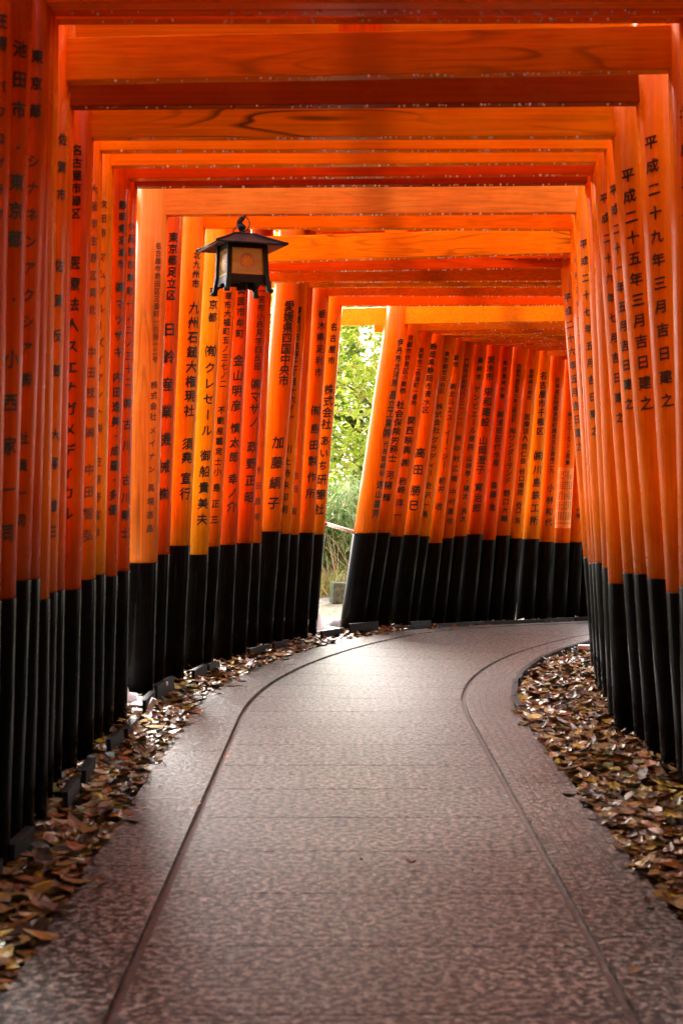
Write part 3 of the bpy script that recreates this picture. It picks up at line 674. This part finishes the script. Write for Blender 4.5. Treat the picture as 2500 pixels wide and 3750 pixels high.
    l.new(p.outputs[0], ms.inputs[1]); l.new(t.outputs[0], ms.inputs[2]); l.new(ms.outputs[0], n['Material Output'].inputs[0])
    def side_pane():  # green light from the foliage painted into the side panes
        q, n, l, p = mat('foliage_lit_panel'); p.inputs['Base Color'].default_value = (.62, .62, .28, 1); p.inputs['Roughness'].default_value = .35
        t = N(n, 'BsdfTranslucent'); t.inputs[0].default_value = (.85, .88, .45, 1); ms = N(n, 'MixShader'); ms.inputs[0].default_value = .7
        l.new(p.outputs[0], ms.inputs[1]); l.new(t.outputs[0], ms.inputs[2]); l.new(ms.outputs[0], n['Material Output'].inputs[0]); return q
    mgs = side_pane()
    gilt = simple('gilt_brass', (.62, .36, .06), .4, .15, 30, metal=.35)
    crest = simple('amber_crest', (.50, .24, .10), .4, .2, 30)
    for a in range(4):
        (x0, y0), (x1, y1) = ring(1)[a], ring(1)[(a + 1) % 4]; nx_, ny_ = (x0 + x1) / 2, (y0 + y1) / 2
        def Fp(t, v, out):        # t across -1..1, v up 0..1, out = proud of the pane
            h = .134 - .006 * v; z = zp0 + (zp1 - zp0) * v
            return W(nx_ * (h - .006 + out) + (x1 - x0) / 2 * t * h, ny_ * (h - .006 + out) + (y1 - y0) / 2 * t * h, z)
        mb = MB(); mb.add([Fp(-.86, 0, 0), Fp(.86, 0, 0), Fp(.86, 1, 0), Fp(-.86, 1, 0)], [(0, 1, 2, 3)]); pane = mb.build('panel', mgs if a % 2 else mg, root)
        mb = MB()
        def bar(t0, t1, v0, v1, o=.005):
            mb.add([Fp(t0, v0, o), Fp(t1, v0, o), Fp(t1, v1, o), Fp(t0, v1, o), Fp(t0, v0, 0.001), Fp(t1, v0, .001), Fp(t1, v1, .001), Fp(t0, v1, .001)],
                   [(0, 1, 2, 3), (0, 4, 5, 1), (1, 5, 6, 2), (2, 6, 7, 3), (3, 7, 4, 0)])
        bar(-.86, -.81, 0, 1); bar(.81, .86, 0, 1); bar(-.81, .81, 0, .05); bar(-.81, .81, .95, 1)
        for v in (.46, .53): bar(-.81, -.42, v, v + .03); bar(.42, .81, v, v + .03)
        mb.build('panel_frame', gilt, pane)
        mb = MB(); asp = .268 * .5 / (zp1 - zp0) * 1.0
        for r0, r1, o, mi in ((.30, .43, .004, 1), (.0, .19, .006, 0)):
            K = 28; vs = []
            for k2 in range(K):
                c, s_ = math.cos(2 * math.pi * k2 / K), math.sin(2 * math.pi * k2 / K)
                vs += [Fp(c * r0, .5 + s_ * r0 * asp, o), Fp(c * r1, .5 + s_ * r1 * asp, o)]
            mb.add(vs, [(2 * k2, 2 * k2 + 1, (2 * k2 + 3) % (2 * K), (2 * k2 + 2) % (2 * K)) for k2 in range(K)], mi)
        for k2 in range(8):
            c, s_ = math.cos(2 * math.pi * k2 / 8), math.sin(2 * math.pi * k2 / 8); d = .035
            mb.add([Fp(c * .2 - s_ * d, .5 + (s_ * .2 + c * d) * asp, .005), Fp(c * .2 + s_ * d, .5 + (s_ * .2 - c * d) * asp, .005),
                    Fp(c * .3 + s_ * d * 1.4, .5 + (s_ * .3 - c * d * 1.4) * asp, .005), Fp(c * .3 - s_ * d * 1.4, .5 + (s_ * .3 + c * d * 1.4) * asp, .005)], [(0, 1, 2, 3)], 1)
        mb.build('crest', [gilt, crest], pane)
    mb = MB(); mb.add([W(x, y, zp0 - .01) for x, y in ring(.13)], [(3, 2, 1, 0)]); mb.box(W(0, 0, zbd - .012), (.07, .07, .05)); mb.build('bottom_plate', M_METAL, root)
    # finial, ring and chain
    z0 = zap - zft; mb = MB()
    mb.lathe([(.040, -.006), (.042, .006), (.022, .014), (.013, .022), (.026, .034), (.033, .048), (.028, .062), (.012, .074), (.003, .084)], (0, 0, z0), 18)
    mb.build('finial', M_METAL, root, smooth=True)
    rg = MB(); pts = [(.038 * math.cos(a) * 1.15 + .012, .012 * math.sin(a), z0 + .072 + .055 * math.sin(a)) for a in [2 * math.pi * q / 28 for q in range(29)]]
    rg.tube(pts, .0045, 8, cap=False); rg.build('ring', M_METAL, root, smooth=True)
    hk = MB(); hk.tube([(-.062, 0, z0 - .004), (-.058, 0, z0 + .03), (-.03, 0, z0 + .058), (-.012, 0, z0 + .075)], .0045, 8); hk.build('bail', M_METAL, root, smooth=True)
    ch = MB(); top = zt - zft
    p0, p1 = Vector((-.012, 0, z0 + .085)), Vector((.016, 0, top + .004)); d = p1 - p0
    for q in range(4):
        c = p0 + d * ((q + .5) / 4); t = d.normalized(); s_ = Vector((0, 1, 0)) if q % 2 else Vector((t.z, 0, -t.x))
        ch.tube([c + t * (.018 * math.cos(a)) + s_ * (.010 * math.sin(a)) for a in [2 * math.pi * g_ / 14 for g_ in range(15)]], .0055, 6, cap=False)
    ch.build('chain', M_METAL, root, smooth=True)
lantern()

# ---------------------------------------------------------------- cones, barrier bar, edging, small things
def cone(x, y, z, yaw, tilt, label, hgt=1.0):
    root = empty('traffic_cone', (x, y, z)); tag(root, label, 'traffic cone', 'white cones behind the left posts')
    root.rotation_euler = (tilt[0], tilt[1], yaw)
    mb = MB(); mb.lathe([(.205, .055), (.20, .075), (.150, .10), (.140, .13), (.112, .24), (.078, .45), (.05, .64), (.032, .72), (.02, .73)], n=30)
    mb.build('cone_body', M_WHITE, root, smooth=True)
    mb = MB(); h = .27; c = .07
    oct_ = [(h - c, -h), (h, -h + c), (h, h - c), (h - c, h), (-h + c, h), (-h, h - c), (-h, -h + c), (-h + c, -h)]
    def plate(z0, z1, sc, ang):
        m_ = Matrix.Rotation(ang, 3, 'Z'); vs = [m_ @ Vector((a * sc, b * sc, zz)) for zz in (z0, z1) for a, b in oct_]
        mb.add(vs, [tuple(range(8))[::-1], tuple(range(8, 16))] + [(i, (i + 1) % 8, 8 + (i + 1) % 8, 8 + i) for i in range(8)])
    plate(.03, .06, 1.0, 0); mb.build('base_plate', M_WHITE, root, bevel=.006)
    mb = MB(); plate(0, .026, .88, .2); mb.build('weight_plate', M_WHITE, root, bevel=.005)
    return root
c1 = px(1128, 2295, 14.45); cone(c1.x + .02, 14.45, gz(14.4) - .02, R(20), (R(-2), R(-4)), 'dirty white traffic cone standing in the bright gap beside the last left post')
c2 = px(408, 2570, 9.75); cone(c2.x - .03, 9.75, -.02, R(25), (R(2), R(2)), 'dirty white traffic cone mostly hidden behind the left posts below the salmon beam')
# broken bits of its base lying in the leaves
rt = MB(); rt.box((0, 0, 0), (.16, .05, .03), .5); q = px(528, 2614, 9.3); o = rt.build('plastic_fragment', M_WHITE, bevel=.005); o.location = (q.x, 9.3, .02); o.rotation_euler = (.1, .2, 0)
tag(o, 'flat white plastic fragment lying on leaves next to the hidden cone', 'fragment')
rt = MB(); rt.box((0, 0, 0), (.035, .03, .10), .2); q = px(552, 2595, 9.3); o = rt.build('plastic_fragment', M_WHITE, bevel=.005); o.location = (q.x, 9.32, .06); o.rotation_euler = (.1, .5, .3)
tag(o, 'small upright white plastic fragment leaning by the flat one', 'fragment')
rt = MB(); rt.box((0, 0, 0), (.036, .03, .03), .2); q = px(606, 2522, 10.05); o = rt.build('plastic_fragment', M_WP, bevel=.005); o.location = (q.x, 10.05, .10)
tag(o, 'small bright white block on the end of the dark edging', 'fragment')
# white board on the right edge
mb = MB(); mb.box((0, 0, 0), (.55, .12, .045)); o = mb.build('white_kerb_board', M_WHITE, bevel=.006); q = px(2125, 2388, 12.9)
o.location = (q.x + .26, 12.95, .02); o.rotation_euler = (0, 0, R(-14)); tag(o, 'short white board beside the right path edge under the innermost right post', 'board')
# red and white barrier bar in the gap
a, b = px(1150, 1906, 14.75), px(1345, 1963, 14.95)
root = empty('barrier_bar', a); tag(root, 'red and white striped barrier bar slanting down across the bright gap', 'barrier bar')
cuts = [0, .235, .72, 1]
for i in range(3):
    mb = MB(); mb.tube([(b - a) * cuts[i], (b - a) * (cuts[i + 1] - .0005)], .0185, 14); o = mb.build('stripe', M_WP if i == 1 else M_RED, root, smooth=True)
# edging strips
def edging(name, label, pts, hgt, th=.012, skip=0):
    root = None; mb = MB()
    for i in range(len(pts) - 1):
        if skip and i % skip == 1: continue
        if skip: mb = MB()
        p, q = Vector(pts[i]), Vector(pts[i + 1]); d = (q - p); q = p + d * (.75 + .5 * noise.noise((i * 2.3, 7, 1)) if skip else 1); n = Vector((-d.y, d.x, 0)).normalized() * th
        jit = (.07 if skip else .012) * noise.noise((i * 1.7, 3, 1)); up = Vector((0, 0, hgt + jit)); ln = n * (1.2 * noise.noise((i * .9, 0, 5)))
        vs = [p - n, p + n, q + n, q - n, p - n + up + ln, p + n + up + ln, q + n + up + ln, q - n + up + ln]
        mb.add(vs, [(0, 1, 2, 3)[::-1], (4, 5, 6, 7), (0, 4, 7, 3), (1, 2, 6, 5), (0, 1, 5, 4), (3, 7, 6, 2)])
        k = p + n * 2.5 + up * .98; kk = q + n * 2.5 + up * .98       # folded top lip
        mb.add([p + n + up + ln, q + n + up + ln, kk + ln, k + ln], [(0, 1, 2, 3)])
        if skip: o = mb.build(name, M_EDGE); tag(o, label, 'edging', 'bent edging pieces along the left posts')
    if skip: return
    o = mb.build(name, M_EDGE); tag(o, label, 'edging'); return o
pts = []
s = 4.2
while s < 15.6:
    d = -1.36 + .24 * sstep(12.5, 15.5, s) + .02 * math.sin(s * 3.1); x, y = path_pt(s, d); pts.append((x, y, gz(y) - .03)); s += .46
edging('edging_strip', 'short bent dark metal edging piece sticking out of the leaves before the left posts', pts, .115, skip=3)
pts = []; s = 14.6
while s < SEND:
    x, y = path_pt(s, -1.12); pts.append((x, y, gz(y) - .03)); s += .5
edging('edging_strip', 'low dark metal edging between the paving and the far row of posts', pts, .075)
pts = []; s = 9.5
while s < 16:
    x, y = path_pt(s, 1.10); pts.append((x, y, gz(y) - .03)); s += .25
edging('edging_strip', 'dark rim along the inside of the curve on the right of the path', pts, .068)
# mossy stump of stone beyond the gap
Y = 20.3; q = px(1240, 2172, Y); root = MB()
root.box((0, 0, .13), (.23, .2, .30), .25); o = root.build('stone_marker', M_STONE, bevel=.02); o.location = (q.x, Y, gz(Y) + .0); o.rotation_euler = (0, R(3), 0)
tag(o, 'mossy squat stone marker at the foot of the bushes seen through the gap', 'stone')
# loose stones by the cone
rnd = random.Random(5)
q = px(1232, 2262, 15.6)
mb = MB()
for k in range(1):
    n_ = 14; prof = [(.02, -.05), (.10, -.02), (.12, .03), (.08, .08), (.02, .10)]
    mb.lathe(prof, (0, 0, 0), n_)
mb.v = [(x * 1.3 + .03 * noise.noise((x * 9, y * 9, z * 9)), y + .03 * noise.noise((x * 9 + 5, y * 9, z * 9)), z + .03 * noise.noise((x * 9, y * 9 + 7, z * 9))) for x, y, z in mb.v]
o = mb.build('rock', simple('grey_rock', (.24, .24, .26), .6, .5, 18, bump=.8), smooth=True); o.location = (q.x, 15.6, gz(15.6) + .0); tag(o, 'rough grey rock on the gravel right behind the white cone', 'rock')

# ---------------------------------------------------------------- fallen leaves
def leaf_at(mb, x, y, z, L, Wd, yaw, tilt, roll, curl, rnd):
    M = Matrix.Rotation(yaw, 3, 'Z') @ Matrix.Rotation(tilt, 3, 'Y') @ Matrix.Rotation(roll, 3, 'X')
    P = []
    for i, wv in ((-.5, 0), (-.25, .8), (.05, 1), (.3, .65), (.5, 0)):
        zc = curl * (i * i) * 2.2
        if wv == 0: P.append((i * L, 0, zc * L))
        else: P += [(i * L, -wv * Wd / 2, zc * L + abs(curl) * .25 * Wd), (i * L, 0, zc * L), (i * L, wv * Wd / 2, zc * L + abs(curl) * .25 * Wd)]
    o = Vector((x, y, z)); vs = [o + M @ Vector(p) for p in P]
    fs = [(0, 2, 1), (0, 3, 2), (1, 2, 5, 4), (2, 3, 6, 5), (4, 5, 8, 7), (5, 6, 9, 8), (7, 8, 10), (8, 9, 10)]
    mb.add(vs, fs)
mb = MB(); rnd = random.Random(11)
def scatter(n, s0, s1, d0, d1, lay, big=1.0):
    for _ in range(n):
        s = rnd.uniform(s0, s1); d = rnd.uniform(d0, d1); x, y = path_pt(s, d)
        z = gz(y) - .02 + rnd.random() ** 1.5 * lay
        L = min(.15, max(.035, rnd.lognormvariate(-2.5, .36))) * big; leaf_at(mb, x, y, z, L, L * rnd.uniform(.38, .62), rnd.uniform(0, 6.3), rnd.gauss(0, .16), rnd.gauss(0, .2), rnd.uniform(-.3, .45), rnd)
scatter(4200, 3.0, 9.5, -1.70, -1.075, .055)
scatter(3600, 9.5, 15.2, -1.72, -1.07, .05)
scatter(1100, 15, 20.5, -1.50, -1.09, .04)
scatter(8000, 3.4, 9.5, 1.075, 2.25, .055)
scatter(4200, 9.5, 14.0, 1.14, 2.1, .04)
scatter(300, 14.5, 17, -3.5, -1.6, .02)
scatter(70, 4.5, 16, -1.075, -.98, .028)
scatter(25, 4.5, 9, 1.0, 1.08, .028)
o = mb.build('fallen_leaves', M_FALLEN, smooth=False); tag(o, None, None, kind='stuff')
for (xx, yy, sc, c, lab) in [(722, 2962, .055, (.32, .12, .02), 'small orange leaf lying against the left groove of the path'),
        (828, 2785, .05, (.50, .14, .02), 'bright orange leaf in the left groove farther up the path'),
        (1322, 3168, .035, (.03, .018, .012), 'small dark leaf near the middle of the path'),
        (1730, 3208, .035, (.05, .02, .012), 'dark curled leaf on the path towards the right groove'),
        (1942, 3028, .035, (.10, .04, .012), 'brown leaf crumb sitting in the right groove'),
        (2330, 3592, .075, (.20, .085, .02), 'brown leaf on the right border slab near the photo bottom'),
        (1505, 3180, .06, (.13, .05, .03), 'thin reddish brown leaf flat on the paving by the path centre'),
        (1776, 2292, .09, (.16, .03, .02), 'dark red leaf on the far bend of the paving')]:
    Y = H * F / (yy - HY); Y = (H - gz(Y)) * F / (yy - HY)
    mb = MB(); leaf_at(mb, 0, 0, .012, sc, sc * .5, rnd.uniform(0, 3), .1, .1, .6, rnd)
    o = mb.build('fallen_leaf', simple('single_leaf', c, .35, .3, 30)); q = px(xx, yy, Y); o.location = (q.x, Y, gz(Y) + .006); tag(o, lab, 'leaf')
mb = MB(); K = 20
q = px(1774, 2256, 17.3); mb.add([(.085 * math.cos(2 * math.pi * k / K) * (1 + .1 * math.sin(3 * k)), -.01 * k % .013, .07 * math.sin(2 * math.pi * k / K)) for k in range(K)], [tuple(range(K))])
o = mb.build('fallen_leaf', simple('red_leaf', (.42, .06, .012), .4, .3, 30)); o.location = (q.x, 17.05, gz(17.05) + .07); tag(o, 'round orange red leaf standing at the foot of the far row', 'leaf')

# ---------------------------------------------------------------- greenery beyond the gap
def foliage(mb, cs, n, L0, L1, rnd, asp=.5, droop=0):
    tot = sum(r[3] * r[4] * r[5] for r in cs)
    for (x, y, z, rx, ry, rz) in cs:
        for _ in range(int(n * rx * ry * rz / tot)):
            while True:
                a, b, c = rnd.uniform(-1, 1), rnd.uniform(-1, 1), rnd.uniform(-1, 1); q = a * a + b * b + c * c
                if q < 1 and rnd.random() < .35 + .65 * q: break
            P = Vector((x + a * rx, y + b * ry, z + c * rz))
            if noise.noise(P * 1.6) < -.22: continue
            L = rnd.uniform(L0, L1); d = Vector((rnd.gauss(0, 1), rnd.gauss(0, 1), rnd.gauss(-droop, .6))).normalized()
            u = d.cross(Vector((rnd.gauss(0, .6), rnd.gauss(0, .6), 1))).normalized() * (L * asp / 2)
            mb.add([P, P + d * L * .45 + u, P + d * L, P + d * L * .45 - u], [(0, 1, 2, 3)])
def tree(x, y, h, crowns, n, m, label, seed, L=(.11, .20), r=.09, lean=(0, 0)):
    rnd = random.Random(seed); root = empty('tree', (x, y, gz(y))); tag(root, label, 'tree', 'trees beyond the gap')
    mb = MB(); pts = [(lean[0] * t * t + .06 * math.sin(t * 7), lean[1] * t, h * t - .1) for t in [i / 8 for i in range(9)]]
    mb.tube(pts, [r * (1 - .75 * i / 8) for i in range(9)], 10)
    for (cx_, cy_, cz, a, b, c) in crowns:
        t = min(.9, max(.15, cz / h - .12)); p0 = Vector((lean[0] * t * t, lean[1] * t, h * t - .1)); p1 = Vector((cx_, cy_, cz)); mid = (p0 + p1) / 2 + Vector((0, 0, .15))
        mb.tube([p0, mid, p1, p1 + Vector((a * .5, 0, c * .4))], [r * .4, r * .28, r * .16, .006], 7)
        for _ in range(5):
            e = p1 + Vector((rnd.uniform(-a, a), rnd.uniform(-b, b), rnd.uniform(-c, c))) * .8; mb.tube([p1, (p1 + e) / 2 + Vector((0, 0, .06)), e], [r * .13, .008, .004], 5)
    mb.build('trunk', M_BARK, root, smooth=True)
    mb = MB(); foliage(mb, crowns, n, L[0], L[1], rnd); mb.build('crown', m, root)
tree(.9, 25.5, 7.5, [(0, 0, 4.6, 1.7, 1.2, 1.3), (-1.2, .2, 3.6, 1.2, 1.0, .9), (.9, -.2, 3.3, 1.1, .9, .8), (-.3, -.6, 2.6, 1.1, .8, .7), (-.2, .3, 6.2, 1.6, 1.4, 1.2), (-1.0, -.5, 2.2, 1.3, .8, .8), (.2, .4, 3.9, 1.6, .8, 1.3), (-.8, 0, 5.2, 1.4, 1, 1), (-.5, -.9, 1.7, 1.5, .6, .8)], 14000, M_TREE,
     'bright yellow green leafy tree filling the upper part of the gap', 1)
tree(-1.9, 24.2, 6.5, [(0, 0, 3.2, 1.3, 1.0, 1.0), (.4, 0, 4.6, 1.3, 1.1, 1.0), (-.9, .2, 4.2, 1.2, 1.0, 1.1), (0, 0, 5.8, 1.4, 1.2, 1.0)], 12000, M_TREE,
     'pale green tree glimpsed through the narrow slit between left posts', 2)
tree(.3, 29, 9, [(-2, 0, 3.0, 2.0, 1.2, 1.4), (2, 0, 3.2, 2.0, 1.2, 1.5), (0, 0, 1.8, 2.8, 1.0, 1.3), (-.5, .4, 5.2, 2.2, 1.0, 1.6), (-.6, 0, 3.8, 1.6, 1, 1)], 20000, M_DARKT,
     'dark tree standing behind the bright foliage in the gap', 3, L=(.14, .26), r=.16)
def bamboo(x, y, label, seed, n=20):
    rnd = random.Random(seed); root = empty('bamboo_clump', (x, y, gz(y))); tag(root, label, 'bamboo', 'bamboo beyond the gap')
    mb = MB(); lf = MB()
    for _ in range(n):
        bx, by = rnd.uniform(-.55, .55), rnd.uniform(-.4, .4); h = rnd.uniform(.9, 1.8); lx, ly = rnd.gauss(0, .55), rnd.gauss(-.15, .35)
        pts = [Vector((bx + lx * t * t, by + ly * t * t, h * t)) for t in (0, .25, .5, .75, 1)]
        mb.tube(pts, [.012, .011, .009, .007, .003], 6)
        for _ in range(120):
            t = rnd.uniform(.12, 1); P = Vector((bx + lx * t * t, by + ly * t * t, h * t)) + Vector((rnd.gauss(0, .16), rnd.gauss(0, .16), rnd.gauss(0, .05)))
            d = Vector((rnd.gauss(0, 1), rnd.gauss(0, .8), rnd.gauss(-.65, .5))).normalized(); L = rnd.uniform(.16, .32); u = d.cross(Vector((.2, .3, 1))).normalized() * L * .10
            lf.add([P, P + d * L * .35 + u, P + d * L + Vector((0, 0, -.03)), P + d * L * .35 - u], [(0, 1, 2, 3)])
    mb.build('stem', simple('bamboo_stem', (.17, .19, .07), .5), root, smooth=True); lf.build('leaves', M_BAMBOO, root)
bamboo(-.45, 22.4, 'low bamboo with drooping narrow leaves below the bright tree, left of centre in the gap', 1)
bamboo(.42, 22.9, 'low bamboo half hidden behind the leaning stout post of the gap', 2)
bamboo(-1.5, 22.6, 'bamboo behind the last left posts, reaching to the narrow slit', 3)
mb = MB(); rnd = random.Random(21)
for _ in range(2600):
    x, y = rnd.uniform(-1.6, 1.3), rnd.uniform(20.8, 22.6); z = gz(y) + .05; L = rnd.uniform(.15, .55); d = Vector((rnd.gauss(0, .4), rnd.gauss(-.1, .35), 1)).normalized()
    u = Vector((rnd.gauss(0, 1), rnd.gauss(0, 1), 0)).normalized() * .008; P = Vector((x, y, z - .04)); m_ = P + d * L * .6; e = P + d * L + Vector((d.x, d.y, -.5)) * L * .25
    mb.add([P - u, P + u, m_ + u * .8, m_ - u * .8, e], [(0, 1, 2, 3), (3, 2, 4)])
tag(mb.build('dry_grass', M_GRASS), None, None, kind='stuff')
root = MB()
for _ in range(26):
    x, y = rnd.uniform(-.35, .45), rnd.uniform(20.9, 21.6); p = Vector((x, y, gz(y))); d = Vector((rnd.gauss(0, .35), rnd.gauss(0, .2), 1))
    root.tube([p, p + d * .35 + Vector((.05, 0, 0)), p + d * rnd.uniform(.6, 1.0)], [.007, .005, .002], 5)
o = root.build('dead_shrub', M_TWIG, smooth=True); tag(o, 'leafless tan twiggy shrub behind the mossy stone marker', 'shrub')
